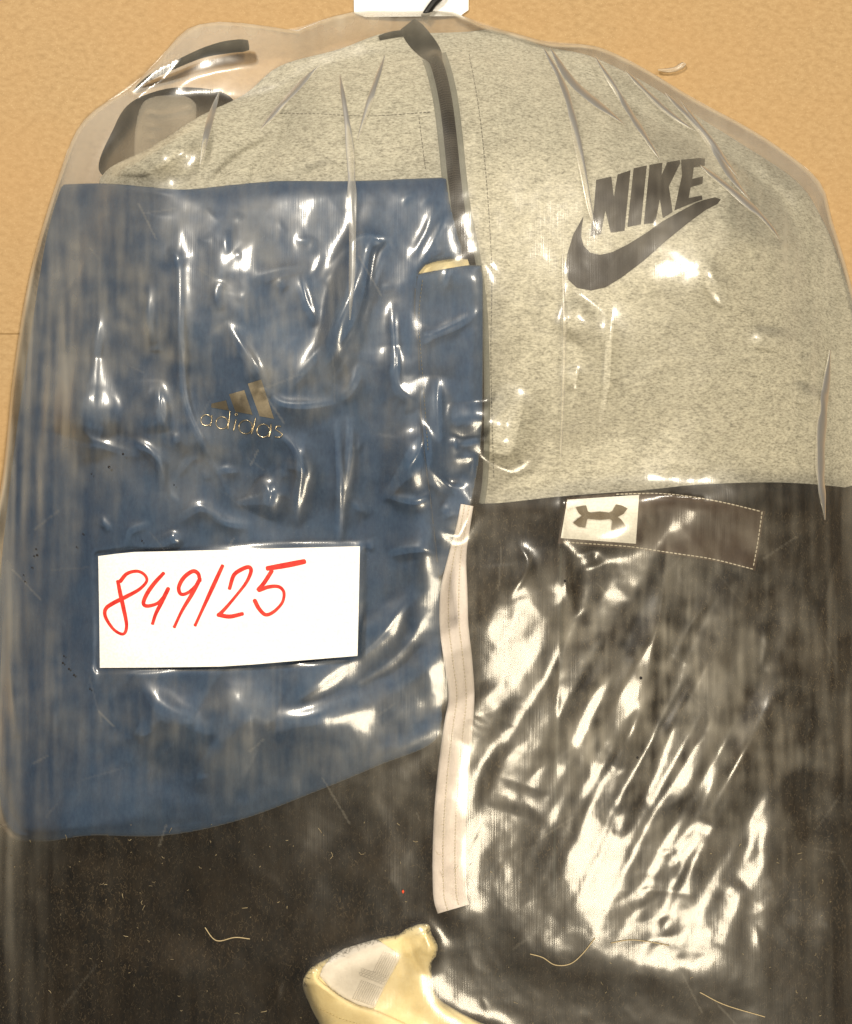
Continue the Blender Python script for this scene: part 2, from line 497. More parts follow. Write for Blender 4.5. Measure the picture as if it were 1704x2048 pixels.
SURF = {}
def poly_box(P):
    sd = np.full(GXX.shape, -1e3)
    sl = np.ix_((gy > P[:, 1].min() - 8) & (gy < P[:, 1].max() + 8), (gx > P[:, 0].min() - 8) & (gx < P[:, 0].max() + 8))
    sd[sl] = poly_dist(GXX[sl], GYY[sl], P)[0]
    return sd
def lay(name, poly, thick, edge, m, parent, folds=(), soft=4.0, sharp=False, wob=0.0, key=None, step=G, smooth_poly=True):
    """lay a piece of cloth on what is there: it drapes over the field TOP and raises it"""
    global TOP
    P = catmull(poly, 16 if np.ptp(np.array(poly)[:, 1]) > 500 else 5, True) if smooth_poly else np.array(poly, float)
    sup = np.maximum(blur(TOP, soft), TOP * 0 + FLOOR_Z)
    sup = np.maximum(sup, TOP - 0.004)
    extra = fold_field(folds) if folds else 0
    if wob: extra = extra + noise(GXX.shape, 7) * wob
    sd = poly_box(P)
    q = np.clip(sd / edge, 0, 1)
    prof = np.sqrt(np.clip(1 - (1 - q) ** 2, 0, 1))
    top = sup + thick * prof + extra * prof
    top = np.where(sd > 0, np.maximum(top, TOP + 0.0005), TOP)
    # local mesh
    x0, x1 = P[:, 0].min() - 2 * step, P[:, 0].max() + 2 * step
    y0, y1 = P[:, 1].min() - 2 * step, P[:, 1].max() + 2 * step
    xs = np.arange(x0, x1 + step, step); ys = np.arange(y0, y1 + step, step)
    X, Y = np.meshgrid(xs, ys)
    s2, nx, ny = poly_dist(X, Y, P)
    ins = s2 > 0
    quad = ins[:-1, :-1] | ins[1:, :-1] | ins[:-1, 1:] | ins[1:, 1:]
    Xs = np.where(ins, X, nx); Ys = np.where(ins, Y, ny)
    q2 = np.clip(np.where(ins, s2, 0) / edge, 0, 1)
    pf = np.sqrt(np.clip(1 - (1 - q2) ** 2, 0, 1))
    supl = samp(sup, Xs, Ys); raw = samp(TOP, Xs, Ys)
    exl = samp(extra, Xs, Ys) if not np.isscalar(extra) else 0
    zt = np.maximum(supl + (thick + exl) * pf, raw + 0.0005)
    zb = np.where(pf > 0.02, np.minimum(raw + 0.0002, zt - 0.0003), zt)
    idx = -np.ones(X.shape, int)
    use = np.zeros(X.shape, bool)
    use[:-1, :-1] |= quad; use[1:, :-1] |= quad; use[:-1, 1:] |= quad; use[1:, 1:] |= quad
    idx[use] = np.arange(use.sum())
    n = int(use.sum())
    Vt = to_world(Xs[use], Ys[use], zt[use]); Vb = to_world(Xs[use], Ys[use], zb[use])
    a = idx[:-1, :-1][quad]; b = idx[:-1, 1:][quad]; c = idx[1:, 1:][quad]; d = idx[1:, :-1][quad]
    Ft = np.stack([a, d, c, b], 1)
    edge_v = (~ins)[use]
    mapb = np.where(edge_v, np.arange(n), np.arange(n) + n)
    Fb = mapb[np.stack([a, b, c, d], 1)]
    o = link_mesh(name, np.concatenate([Vt, Vb]), np.concatenate([Ft, Fb]), m, parent)
    TOP = top
    if key: SURF[key] = top.copy()
    return o
def top_at(px, py): return samp(TOP, px, py)

# ------------------------------------------------------------------ things behind the bag's top: white card and black strap
card = empty('white_card', 820, -20, 0.0005, 'white card poking out above the top of the bag', 'card')
def card_z(px, py):
    return 0.0008 + 0.0015 * (1 + np.sin(np.asarray(px) / 40.0)) + np.asarray(py) * 0
plate('card_sheet', [(706, -130), (938, -130), (937, 20), (920, 32), (730, 34), (708, 25)], card_z, 0, M['paper'], card, 14, 0.0006)
ob = [tuple(to_world(x, y, 0.0068)) for x, y in catmull([(905, -60), (884, -12), (866, 8), (848, 34)], 8)]
V, F = tube(ob, 0.0032, 8)
o = link_mesh('black_strap', V, F, M['blackp'], None)
tag(o, 'thin black strap crossing the white card at the top edge', 'strap')

# ------------------------------------------------------------------ charcoal garment peeping out at the upper left
char = empty('charcoal_garment', 330, 260, 0.01, 'charcoal garment with ribbed cuff peeping out at upper left of bag', 'garment')
lay('rolled_body', [(200, 345), (228, 255), (262, 205), (330, 178), (400, 176), (452, 188), (470, 215), (440, 262), (380, 330), (300, 370)], 0.018, 40, M['black'], char, wob=0.0006)
lay('ribbed_cuff', [(282, 212), (330, 190), (380, 196), (394, 226), (372, 290), (300, 330), (268, 312)], 0.006, 16, M['rib'], char,
    folds=[([(285, 224 + 24 * k), (330, 230 + 26 * k), (392, 214 + 22 * k)], 6.0, 3.6) for k in range(5)])

# ------------------------------------------------------------------ grey hoodie
hood = empty('grey_hoodie', 1200, 520, 0.004, 'heather grey zip hoodie with dark chest lettering folded in the bag', 'hoodie')
lay('body', [(212, 342), (300, 295), (400, 232), (490, 188), (560, 132), (680, 98), (770, 66), (860, 66), (930, 64), (1000, 60), (1085, 92),
             (1180, 112), (1290, 165), (1400, 236), (1480, 286), (1590, 360), (1640, 430), (1685, 540), (1760, 800), (1790, 1010), (1400, 1040), (1000, 1040),
             (700, 1040), (420, 800), (250, 560), (200, 400)], 0.007, 26, M['heather'], hood, key='hoodie', wob=0.0004,
    folds=[([(418, 372), (470, 322), (556, 272)], 7, -6.5), ([(500, 372), (520, 322), (566, 280), (572, 232)], 6, -6.0),
           ([(392, 352), (448, 296), (532, 246)], 15, 3.5), ([(556, 182), (558, 225), (575, 262)], 6, -2.2),
           ([(540, 195), (545, 235), (530, 275)], 14, 2.5), ([(470, 380), (545, 330), (660, 322)], 20, 2.4),
           ([(600, 352), (640, 338), (672, 328)], 7, -4.5), ([(300, 345), (400, 290), (500, 235)], 22, 2.6),
           ([(520, 230), (620, 226), (740, 232), (850, 226)], 4, -1.4), ([(1620, 560), (1600, 640), (1588, 720)], 16, -3.0),
           ([(1640, 560), (1630, 660), (1600, 760)], 16, 3.0), ([(1180, 620), (1150, 760), (1140, 900)], 30, 3.0),
           ([(970, 80), (990, 200), (1010, 420)], 26, 1.8), ([(1480, 300), (1460, 420), (1500, 520)], 24, 2.2)])
# hood seam, stitch lines
def on(key): return lambda px, py: samp(SURF[key], px, py)
def seam(name, pts, w, key, m, parent, off=0.0001, h=0.0004):
    V, F = ribbon([(x, y, w) for x, y in pts], on(key), off, [(-1, 0), (-0.4, h), (0.4, h), (1, 0)], 5)
    return link_mesh(name, V, F, m, parent)
# zip: dark coil between two pale edges
zipl = [(868, 112), (879, 145), (889, 188), (896, 235), (903, 298), (908, 350), (917, 420), (929, 480), (940, 540), (950, 620), (954, 720), (955, 840), (952, 950), (945, 1005)]
zipr = empty('zip_dummy', 0, 0, 0, 'x', 'x'); bpy.data.objects.remove(zipr)
V, F = ribbon([(x, y, 50) for x, y in zipl], on('hoodie'), 0.0002, [(-1, 0), (-0.9, 0.0010), (-0.62, 0.0012), (-0.5, 0.0002), (0.5, 0.0002), (0.62, 0.0012), (0.9, 0.0010), (1, 0)], 6)
zt = link_mesh('zip_tape', V, F, M['ziptape'], hood)
V, F = ribbon([(x, y, 27) for x, y in zipl], on('hoodie'), 0.0010, [(-1, -0.0006), (-0.8, 0.0012), (0, 0.0017), (0.8, 0.0012), (1, -0.0006)], 5)
zc = link_mesh('zip_coil', V, F, M['zip'], zt)
C = catmull([(x, y) for x, y in zipl], 4.5)
T = np.gradient(C, axis=0); T /= np.linalg.norm(T, axis=1)[:, None]
parts = []
for i in range(0, len(C)):
    nrm = np.array([-T[i][1], T[i][0]])
    for sgn in (-1, 1):
        a = C[i] + nrm * sgn * 1.0; b = C[i] + nrm * sgn * 11 + T[i] * 2
        pa = to_world(a[0], a[1], samp(SURF['hoodie'], a[0], a[1]) + 0.0029); pb = to_world(b[0], b[1], samp(SURF['hoodie'], b[0], b[1]) + 0.0024)
        parts.append(tube([pa, (pa + pb) / 2, pb], 0.00062, 5))
V, F = merge(parts)
tag(link_mesh('zip_teeth', V, F, M['zip'], zt), kind='stuff')
# zip guard at the collar
V, F = ribbon([(815, 48, 34), (826, 62, 46), (842, 82, 48), (860, 102, 42), (872, 118, 30), (880, 132, 8)], on('hoodie'), 0.0012,
              [(-1, -0.001), (-0.9, 0.0014), (-0.5, 0.0022), (0.5, 0.0022), (0.9, 0.0014), (1, -0.001)], 5)
link_mesh('zip_guard', V, F, M['cord'], hood)
V, F = ribbon([(758, 76, 10), (780, 70, 13), (806, 66, 13)], on('hoodie'), 0.0008, [(-1, 0), (0, 0.002), (1, 0)], 5)
link_mesh('zip_end', V, F, M['cord'], hood)
TOP = np.maximum(TOP, SURF['hoodie'] + 0.0042 * np.exp(-0.5 * (line_dist(GXX, GYY, C)[0] / 16) ** 4))

def zoomed(pts, x0, y0, k): return [(x0 + a / k, y0 + b / k) for a, b in pts]
Z1 = lambda p: zoomed(p, 1100, 290, 4.484)
letters = [
    [(415, 312), (550, 283), (573, 465), (606, 265), (722, 225), (668, 768), (545, 785), (497, 585), (455, 800), (362, 818), (395, 560)],
    [(750, 208), (868, 183), (815, 710), (695, 735)],
    [(893, 178), (1008, 158), (1000, 272), (1052, 155), (1164, 134), (1170, 160), (1066, 370), (1100, 600), (1012, 655), (985, 480), (945, 697), (842, 708)],
    [(1178, 132), (1345, 115), (1390, 125), (1388, 185), (1290, 200), (1276, 303), (1372, 282), (1368, 345), (1262, 378), (1243, 475), (1362, 452), (1368, 488), (1296, 512), (1116, 586), (1184, 270), (1176, 160)],
]
for L in letters:
    plate('printed_letter', Z1(L), on('hoodie'), 0.00015, M['print'], hood, 5, 0.0003)
sw = Z1([(300, 640), (210, 800), (158, 970), (142, 1090), (165, 1210), (240, 1280), (370, 1305), (500, 1275), (640, 1190), (850, 1030), (1040, 860),
         (1250, 690), (1400, 580), (1500, 530), (1532, 488), (1480, 468), (1380, 492), (1300, 522), (1150, 604), (1000, 690), (860, 790), (700, 890), (560, 960), (450, 985),
         (360, 965), (300, 900), (280, 820), (284, 740)])
plate('printed_tick', sw, on('hoodie'), 0.00015, M['print'], hood, 5, 0.0003)

def stitches(paths, zf, off, length, gap, r, parent, m):
    parts = []
    for pts in paths:
        C = catmull(pts, 1.0)
        L = np.concatenate([[0], np.cumsum(np.linalg.norm(np.diff(C, axis=0), axis=1))])
        s = 0.0
        while s + length < L[-1]:
            q = []
            for k in (0, 0.5, 1):
                x = np.interp(s + k * length, L, C[:, 0]); y = np.interp(s + k * length, L, C[:, 1])
                q.append(to_world(x, y, float(zf(np.array([x]), np.array([y]))[0]) + off + (0.0002 if k == 0.5 else 0)))
            parts.append(tube(q, r, 5)); s += length + gap
    V, F = merge(parts)
    return tag(link_mesh('stitching', V, F, m, parent), kind='stuff')
stitches([[(560, 226), (640, 228), (740, 232), (860, 224)], [(938, 108), (950, 170), (962, 250), (972, 350), (980, 460), (984, 560), (982, 700), (984, 830), (988, 960)],
          [(838, 235), (846, 300), (852, 345)]], on('hoodie'), 0.0002, 5.0, 3.2, 0.00032, hood, M['seam'])
# ------------------------------------------------------------------ black fleece garment with patch
blk = empty('black_fleece_garment', 1300, 1600, 0.004, 'black fleece garment with stitched brown patch filling the lower half of the bag', 'garment')
lay('body', [(700, 1060), (880, 1014), (1000, 1006), (1130, 992), (1290, 980), (1400, 969), (1560, 965), (1690, 975), (1760, 990), (1800, 1400), (1820, 2390),
             (1400, 2460), (400, 2460), (-85, 2400), (-95, 1750), (-60, 1500), (200, 1300), (500, 1150)], 0.007, 20, M['black'], blk, key='black', wob=0.0005,
    folds=[([(1340, 1180), (1300, 1330), (1260, 1520)], 26, 4.0), ([(1440, 1190), (1340, 1420), (1270, 1640)], 22, -2.5),
           ([(1560, 1260), (1600, 1480), (1660, 1700)], 26, -4.0), ([(1500, 1350), (1420, 1500), (1360, 1640)], 30, 4.0),
           ([(700, 1960), (500, 1920), (200, 1960)], 40, 3.0), ([(1000, 1900), (1300, 1930), (1600, 1960)], 40, 3.0),
           ([(1116, 1090), (1122, 1300), (1112, 1500), (1108, 1790)], 4, -1.2), ([(200, 1780), (400, 1740), (700, 1650)], 40, 2.5)])
bk = on('black')
Z4 = lambda p: zoomed(p, 1100, 960, 3.704)
pt = catmull(Z4([(120, 135), (490, 100), (800, 94), (1050, 119), (1300, 163)]), 8).tolist() + Z4([(1592, 230), (1520, 676)]) + \
     catmull(Z4([(1504, 668), (1200, 600), (900, 555), (600, 512), (330, 492), (56, 470)]), 8).tolist()
pz = lambda px, py: samp(SURF['black'], px, py)
patch = plate('patch', pt, bk, 0.0002, M['patch'], blk, 10, 0.0007)
stitches([Z4([(490, 106), (800, 100), (1050, 125), (1300, 170), (1570, 235)]), Z4([(1570, 235), (1540, 450), (1502, 660)]),
          Z4([(1502, 660), (1200, 585), (900, 540), (600, 495), (330, 475), (64, 456)])], bk, 0.0010, 6.2, 2.4, 0.0005, patch, M['thread'])
bad = plate('logo_badge', Z4([(128, 146), (660, 110), (636, 472), (80, 430)]), bk, 0.0010, M['badge'], patch, 8, 0.0010)
def blz(px, py): return samp(SURF['black'], px, py) + 0.0027
V1, F1 = cdt_mesh(Z4([(190, 202), (230, 192), (268, 188), (280, 232), (320, 250), (370, 256), (420, 250), (462, 230), (490, 180), (535, 190), (575, 210), (545, 252), (500, 275), (440, 290), (370, 296), (300, 290), (245, 272), (212, 245)]), blz, 0, 4, 0.0003)
V2, F2 = cdt_mesh(Z4([(170, 318), (205, 286), (262, 252), (310, 240), (370, 234), (430, 240), (480, 256), (530, 295), (565, 345), (520, 362), (455, 375), (462, 302), (420, 276), (370, 268), (320, 274), (276, 292), (262, 354), (210, 346)]), blz, 0.00035, 4, 0.0003)
V, F = merge([(V1, F1), (V2, F2)])
# the emblem is one raised mark of two interlocking bows
o = link_mesh('emblem', V, F, M['emblem'], blk, smooth=False)
# short loose fibres of the fleece
nf = 42000
fxp = rng.uniform(-60, 1760, nf); fyp = rng.uniform(1020, 2130, nf)
ok = ~((fyp < 1480) & (fxp < 860)); fxp = fxp[ok]; fyp = fyp[ok]; nf = len(fxp)
fl = rng.uniform(2, 8, nf); fa = rng.normal(math.pi / 2, 0.6, nf); fw = rng.uniform(0.25, 0.6, nf); fb = rng.uniform(-0.5, 0.5, nf) * fl
fzz = samp(SURF['black'], fxp, fyp); rows = []
for q, zz in ((0, 0.0001), (0.5, 0.0007), (1, 0.0004)):
    bx = fxp + np.cos(fa) * fl * q - np.sin(fa) * fb * q * (1 - q) * 4; by = fyp + np.sin(fa) * fl * q + np.cos(fa) * fb * q * (1 - q) * 4
    rows.append(to_world(bx - np.sin(fa) * fw, by + np.cos(fa) * fw, fzz + zz)); rows.append(to_world(bx + np.sin(fa) * fw, by - np.cos(fa) * fw, fzz + zz))
fz = np.stack(rows, 1).reshape(-1, 3)
b0 = np.arange(nf)[:, None] * 6
fzf = np.concatenate([b0 + np.array([[0, 1, 3, 2]]), b0 + np.array([[2, 3, 5, 4]])])
tag(link_mesh('fleece_fibres', fz, fzf, M['fibred'], blk), kind='stuff')
# front seam line of the black garment
V, F = ribbon([(1122, 1096, 5), (1120, 1200, 5), (1124, 1300, 5), (1118, 1400, 5), (1112, 1520, 5), (1110, 1650, 5), (1108, 1790, 5)], bk, 0.0003, [(-1, 0), (0, 0.0008), (1, 0)], 6)
link_mesh('seam', V, F, M['cord'], blk)
TOP = np.where(poly_dist(GXX, GYY, np.array(pt))[0] > 0, TOP + 0.0030, TOP)

# ------------------------------------------------------------------ blue garment
blue = empty('blue_sports_garment', 450, 1000, 0.06, 'folded blue sports garment with silver three bar logo under the numbered note', 'garment')
lay('lining', [(800, 505), (935, 518), (950, 560), (820, 585)], 0.003, 8, M['cream'], blue, smooth_poly=False)
lay('side_panel', [(805, 556), (836, 548), (900, 536), (940, 530), (962, 531), (966, 560), (966, 700), (963, 860), (950, 965), (925, 1060), (885, 1150), (800, 1150), (780, 800)], 0.006, 12, M['blue'], blue,
    key='bluep', wob=0.0003, folds=[([(880, 560), (890, 640), (860, 720)], 16, 1.5)])
lay('front', [(122, 375), (128, 369), (215, 367), (300, 374), (370, 379), (460, 370), (560, 362), (700, 362), (884, 355), (892, 358), (898, 400), (915, 470), (922, 512), (868, 524), (838, 545), (830, 620), (838, 700), (845, 860), (862, 1000),
              (878, 1150), (884, 1300), (884, 1400), (870, 1481), (760, 1530), (640, 1580), (480, 1640), (330, 1671), (180, 1671), (80, 1683), (8, 1660), (-20, 1500), (-4, 1200), (28, 900), (64, 650), (94, 470)],
    0.006, 12, M['blue'], blue, key='blue', wob=0.0004, soft=7,
    folds=[([(484, 420), (470, 520), (436, 640)], 8, -3.0), ([(455, 430), (445, 530), (420, 640)], 16, 2.5), ([(510, 430), (500, 540), (470, 660)], 16, 2.5),
           ([(215, 415), (400, 430), (560, 418), (890, 412)], 5, -1.2), ([(155, 840), (330, 900), (520, 940)], 6, -2.2), ([(150, 800), (330, 860), (520, 900)], 18, 2.0),
           ([(880, 1000), (840, 1200), (860, 1420)], 20, 3.0), ([(330, 1380), (480, 1460), (700, 1440)], 50, 4.0)])
bl = on('blue')
Z2 = lambda p: zoomed(p, 380, 740, 7.1)
for P in ([(305, 478), (510, 430), (552, 575), (300, 530)], [(553, 345), (770, 285), (888, 635), (645, 592)], [(820, 195), (1012, 135), (1192, 692), (988, 655)]):
    plate('logo_bar', Z2(P), bl, 0.0002, M['silver'], blue, 4, 0.0005)
def letter(strokes, r=0.00052):
    parts = []
    for s in strokes:
        C = catmull(Z2(s), 1.5)
        parts.append(tube(to_world(C[:, 0], C[:, 1], bl(C[:, 0], C[:, 1]) + 0.0006), r, 6))
    V, F = merge(parts)
    return link_mesh('logo_letter', V, F, M['silverb'], blue)
def ring(cx, cy, r, a0=0, a1=360):
    return [(cx + r * math.cos(math.radians(a)), cy + r * math.sin(math.radians(a))) for a in np.linspace(a0, a1, 14)]
letter([ring(232, 712, 78), [(310, 640), (305, 720), (288, 800)]])
letter([ring(455, 750, 86), [(566, 580), (556, 700), (536, 842)]])
letter([[(655, 700), (636, 780), (614, 862)], ring(656, 630, 16)])
letter([ring(790, 810, 96), [(930, 680), (905, 800), (872, 912)]])
letter([ring(1042, 862, 92), [(1150, 770), (1146, 860), (1120, 955)]])
letter([[(1290, 800), (1235, 800), (1215, 840), (1270, 880), (1310, 915), (1270, 955), (1205, 950)]])
# stitched hem lines and pocket edge
stitches([[(845, 560), (838, 640), (846, 760), (856, 900)], ], bl, 0.0004, 5, 3, 0.0003, blue, M['seam'])

# ------------------------------------------------------------------ white flat drawstring
wd = empty('white_drawstring', 905, 1450, 0.08, 'flat white drawstring hanging down the middle of the black garment', 'drawstring')
WD = [(934, 1010, 26), (926, 1055, 28), (915, 1110, 36), (908, 1180, 54), (908, 1250, 58), (916, 1320, 57), (923, 1390, 52), (917, 1450, 58), (908, 1530, 62), (901, 1620, 65), (898, 1700, 66), (899, 1760, 68), (901, 1795, 68), (907, 1818, 66)]
SURF['t0'] = blur(TOP, 3)
prof = [(-1, 0.0), (-0.97, 0.0016), (-0.8, 0.0023), (-0.45, 0.0023), (-0.36, 0.0017), (-0.27, 0.0024), (0.27, 0.0024), (0.36, 0.0017), (0.45, 0.0023), (0.8, 0.0023), (0.97, 0.0016), (1, 0.0)]
V, F = ribbon(WD, on('t0'), 0.0004, prof, 5)
link_mesh('tape', V, F, M['white'], wd)
def offs(pts, u):
    C = catmull(pts, 12); T = np.gradient(C[:, :2], axis=0); T /= np.linalg.norm(T, axis=1)[:, None]
    return [(c[0] - t[1] * u * c[2] * 0.5, c[1] + t[0] * u * c[2] * 0.5) for c, t in zip(C, T)]
stitches([offs(WD, -0.36), offs(WD, 0.36)], on('t0'), 0.0024, 4.0, 3.0, 0.00055, wd, M['thread'])
dW = line_dist(GXX, GYY, catmull([(a, b) for a, b, c in WD], 12))[0]
TOP = np.maximum(TOP, SURF['t0'] + 0.0032 * (dW < 38))

# ------------------------------------------------------------------ cream garment with white woven tag at the bottom
Z5 = lambda p: zoomed(p, 580, 1820, 4.057)
cr = empty('cream_garment', 750, 1990, 0.07, 'cream cotton garment with white tag at the bottom edge of the picture', 'garment')
lay('body', Z5([(112, 610), (140, 500), (200, 450), (300, 395), (560, 285), (700, 236), (800, 212), (880, 198), (950, 150), (1060, 112), (1128, 118), (1150, 190), (1198, 290), (1186, 372), (1148, 430), (1156, 560), (1196, 700),
                (1330, 800), (1530, 905), (1760, 1010), (1800, 1250), (1000, 1380), (420, 1320), (255, 940), (180, 790)]), 0.008, 14, M['cream'], cr, key='cream', wob=0.00025, step=3.0,
    folds=[(Z5([(960, 200), (1000, 380), (1080, 520), (1170, 660)]), 5, -3.0), (Z5([(900, 420), (930, 500), (880, 560)]), 10, -3.0), (Z5([(1080, 160), (1100, 280), (1080, 380)]), 16, 3.0),
           (Z5([(920, 210), (930, 300), (960, 380)]), 4, -2.5), (Z5([(1200, 720), (1330, 830), (1480, 930)]), 4, -2.5)])
tg = lay('tag', Z5([(238, 535), (262, 470), (335, 378), (440, 312), (700, 234), (800, 300), (898, 362), (880, 420), (780, 600), (690, 790), (672, 802), (560, 775), (420, 705), (310, 620)]), 0.0022, 5, M['tagw'], cr, key='tag', step=3.0, smooth_poly=False)
# woven ribs along the tag's folded end
def tag_lines():
    parts = []
    a0, a1 = np.array(Z5([(892, 368)])[0]), np.array(Z5([(676, 796)])[0])
    dirv = np.array(Z5([(500, 640)])[0]) - np.array(Z5([(676, 796)])[0])
    dirv = np.array(Z5([(700, 300)])[0]) - np.array(Z5([(892, 368)])[0])
    for k in range(11):
        off = (k + 0.6) * 4.3
        u = dirv / np.linalg.norm(dirv)
        for s0, s1 in ((0.03, 0.42), (0.62, 0.97)):
            L = []
            if k > 7 and s0 < 0.1: continue
            for s in np.linspace(s0, s1, 7):
                p = a0 + (a1 - a0) * s + u * off
                L.append(to_world(p[0], p[1], float(samp(SURF['tag'], p[0:1], p[1:2])[0]) + 0.0002))
            parts.append(tube(L, 0.00045, 5))
    # chain stitches across the middle
    for r in range(2):
        for k in range(9):
            p = a0 + (a1 - a0) * (0.465 + 0.075 * r) + (dirv / np.linalg.norm(dirv)) * (4 + k * 6.0) + np.array([0, -0.25 * k])
            L = []
            for an in np.linspace(0, 2 * math.pi, 9):
                q = p + np.array([math.cos(an) * 2.6, math.sin(an) * 3.6])
                L.append(to_world(q[0], q[1], float(samp(SURF['tag'], q[0:1], q[1:2])[0]) + 0.0004))
            parts.append(tube(L, 0.0003, 4))
    return merge(parts)
V, F = tag_lines()
tag(link_mesh('woven_ribs', V, F, M['tagw'], tg), kind='stuff')
lay('collar_band', Z5([(104, 620), (128, 520), (180, 470), (222, 500), (236, 560), (300, 618), (410, 700), (560, 782), (680, 812), (820, 868), (960, 935), (1150, 1050), (1200, 1300), (1000, 1380), (420, 1320), (246, 940), (170, 790)]),
    0.0042, 9, M['cream'], cr, key='band', step=3.0, wob=0.0002)
stitches([Z5([(170, 770), (300, 830), (430, 890), (600, 935)])], on('band'), 0.0001, 4, 3, 0.0003, cr, M['cream'])

# fleece fibres curling over the cream edge
parts = []
ec = catmull(Z5([(112, 610), (140, 500), (200, 450), (300, 395), (560, 285), (700, 236), (800, 212), (880, 198), (950, 150), (1060, 112), (1128, 118), (1150, 190), (1198, 290), (1186, 372), (1148, 430), (1156, 560), (1196, 700)]), 1.0)
for p in ec:
    x, y = p + np.array([random.gauss(0, 2.5), random.gauss(-1, 2.5)])
    L = random.uniform(3, 9); an = random.uniform(0, 2 * math.pi); bd = random.uniform(-0.5, 0.5) * L
    q = np.array([(x, y), (x + math.cos(an) * L * .5 - math.sin(an) * bd, y + math.sin(an) * L * .5 + math.cos(an) * bd), (x + math.cos(an) * L, y + math.sin(an) * L)])
    parts.append(tube(to_world(q[:, 0], q[:, 1], samp(TOP, q[:, 0], q[:, 1]) + np.array([0.0002, 0.0008, 0.0004])), 0.00009, 3))
V, F = merge(parts)
tag(link_mesh('edge_fibres', V, F, M['fibred'], blk), kind='stuff')

# ------------------------------------------------------------------ cord end at the upper left
cz = [(270, 182, 0.030), (292, 160, 0.036), (338, 136, 0.040), (400, 108, 0.042), (450, 95, 0.043), (486, 91, 0.043), (497, 90, 0.043)]
Cc = catmull(cz, 6)
rr = np.interp(np.linspace(0, 1, len(Cc)), [0, 0.2, 0.6, 0.8, 0.97, 1.0], [0.0016, 0.0022, 0.0036, 0.0050, 0.0052, 0.0040])
V, F = tube(to_world(Cc[:, 0], Cc[:, 1], Cc[:, 2] - 0.030), rr, 10)
o = link_mesh('dark_cord', V, F, M['cord'], None)
tag(o, 'dark cord with thick end lying along the upper left edge inside the bag', 'cord')
d0 = line_dist(GXX, GYY, Cc)[0]
TOP = np.maximum(TOP, 0.0195 * (d0 < 14))

# ------------------------------------------------------------------ plastic film
FG = 3.0
fx = np.arange(-150, 1880 + FG, FG); fy = np.arange(0, 2550, FG)
FX, FY = np.meshgrid(fx, fy)
SDF = samp(SDB, FX, FY); FNX = FX.copy(); FNY = FY.copy()
near = np.abs(SDF) < 14
SDF[near], FNX[near], FNY[near] = poly_dist(FX[near], FY[near], BAG)
t_up = samp(TOP, FX, FY)
F0 = samp(np.maximum(blur(TOP, 7), TOP), FX, FY)
F0 = blur(np.maximum(F0, samp(blur(TOP, 16), FX, FY)), 4) + 0.0012
# the film closes on itself at the rim
rim = np.clip(SDF / 60.0, 0, 1)
F0 = np.maximum(F0, 0.026 * np.sqrt(rim))
F0 = blur(F0, 3)

def half_xy(px, py, lampi):
    p = to_world(px, py, 0.085)
    a = np.array([0, 0, H]) - p; a /= np.linalg.norm(a)
    b = LAMPS[lampi] - p; b /= np.linalg.norm(b)
    h = a + b
    return h[:2] / h[2] * np.array([1, -1])     # in photo axes: y down

W = np.zeros(FX.shape)
def crease(pts, sg, gain=1.0, tail=2.4, lampi=None):
    """a fold of film whose sharp flank, sg px wide, runs along pts"""
    C = catmull(pts, max(4.0, sg * 0.8))
    mid = C[len(C) // 2]
    t = C[-1] - C[0]; t = t / (np.linalg.norm(t) + 1e-9); nrm = np.array([-t[1], t[0]])
    best = None
    for li in (range(len(LAMPS)) if lampi is None else [lampi]):
        h = half_xy(mid[0], mid[1], li); c = float(h @ nrm)
        hm = np.linalg.norm(h)
        sc_ = abs(c) / hm
        need = hm / max(sc_, 0.05)
        if best is None or need < best[0]: best = (need, sc_, c, hm)
    _, sc_, c, hm = best
    side = 1.0 if c > 0 else -1.0
    slope = min(max(hm / max(sc_, 0.5), 0.09), 0.42)
    L = np.linalg.norm(np.diff(C, axis=0), axis=1).sum()
    cusp = sg < 16
    amp = min(slope * sg * S * (1.9 if cusp else 1.8) * gain, 0.009) * min(1.0, L / (5.0 * sg))
    D = C - nrm * side * sg * (0.35 if cusp else 1.0)       # the crest lies behind the bright flank
    R = sg * tail * 4.5
    iy = (fy > D[:, 1].min() - R) & (fy < D[:, 1].max() + R); ix = (fx > D[:, 0].min() - R) & (fx < D[:, 0].max() + R)
    sl = np.ix_(iy, ix)
    d, ang, par = line_dist(FX[sl], FY[sl], D, True)
    s = sg * tail ** (0.5 - 0.5 * ang * side)      # sharp flank on one side, long slope on the other
    e = np.sin(math.pi * np.clip(par, 0, 1)) ** 1.1
    r = 1.2 + 0.12 * sg
    f = np.exp(-(np.sqrt(d * d + r * r) - r) / s) if cusp else np.exp(-0.5 * (d / s) ** 2)
    W[sl] += amp * f * e

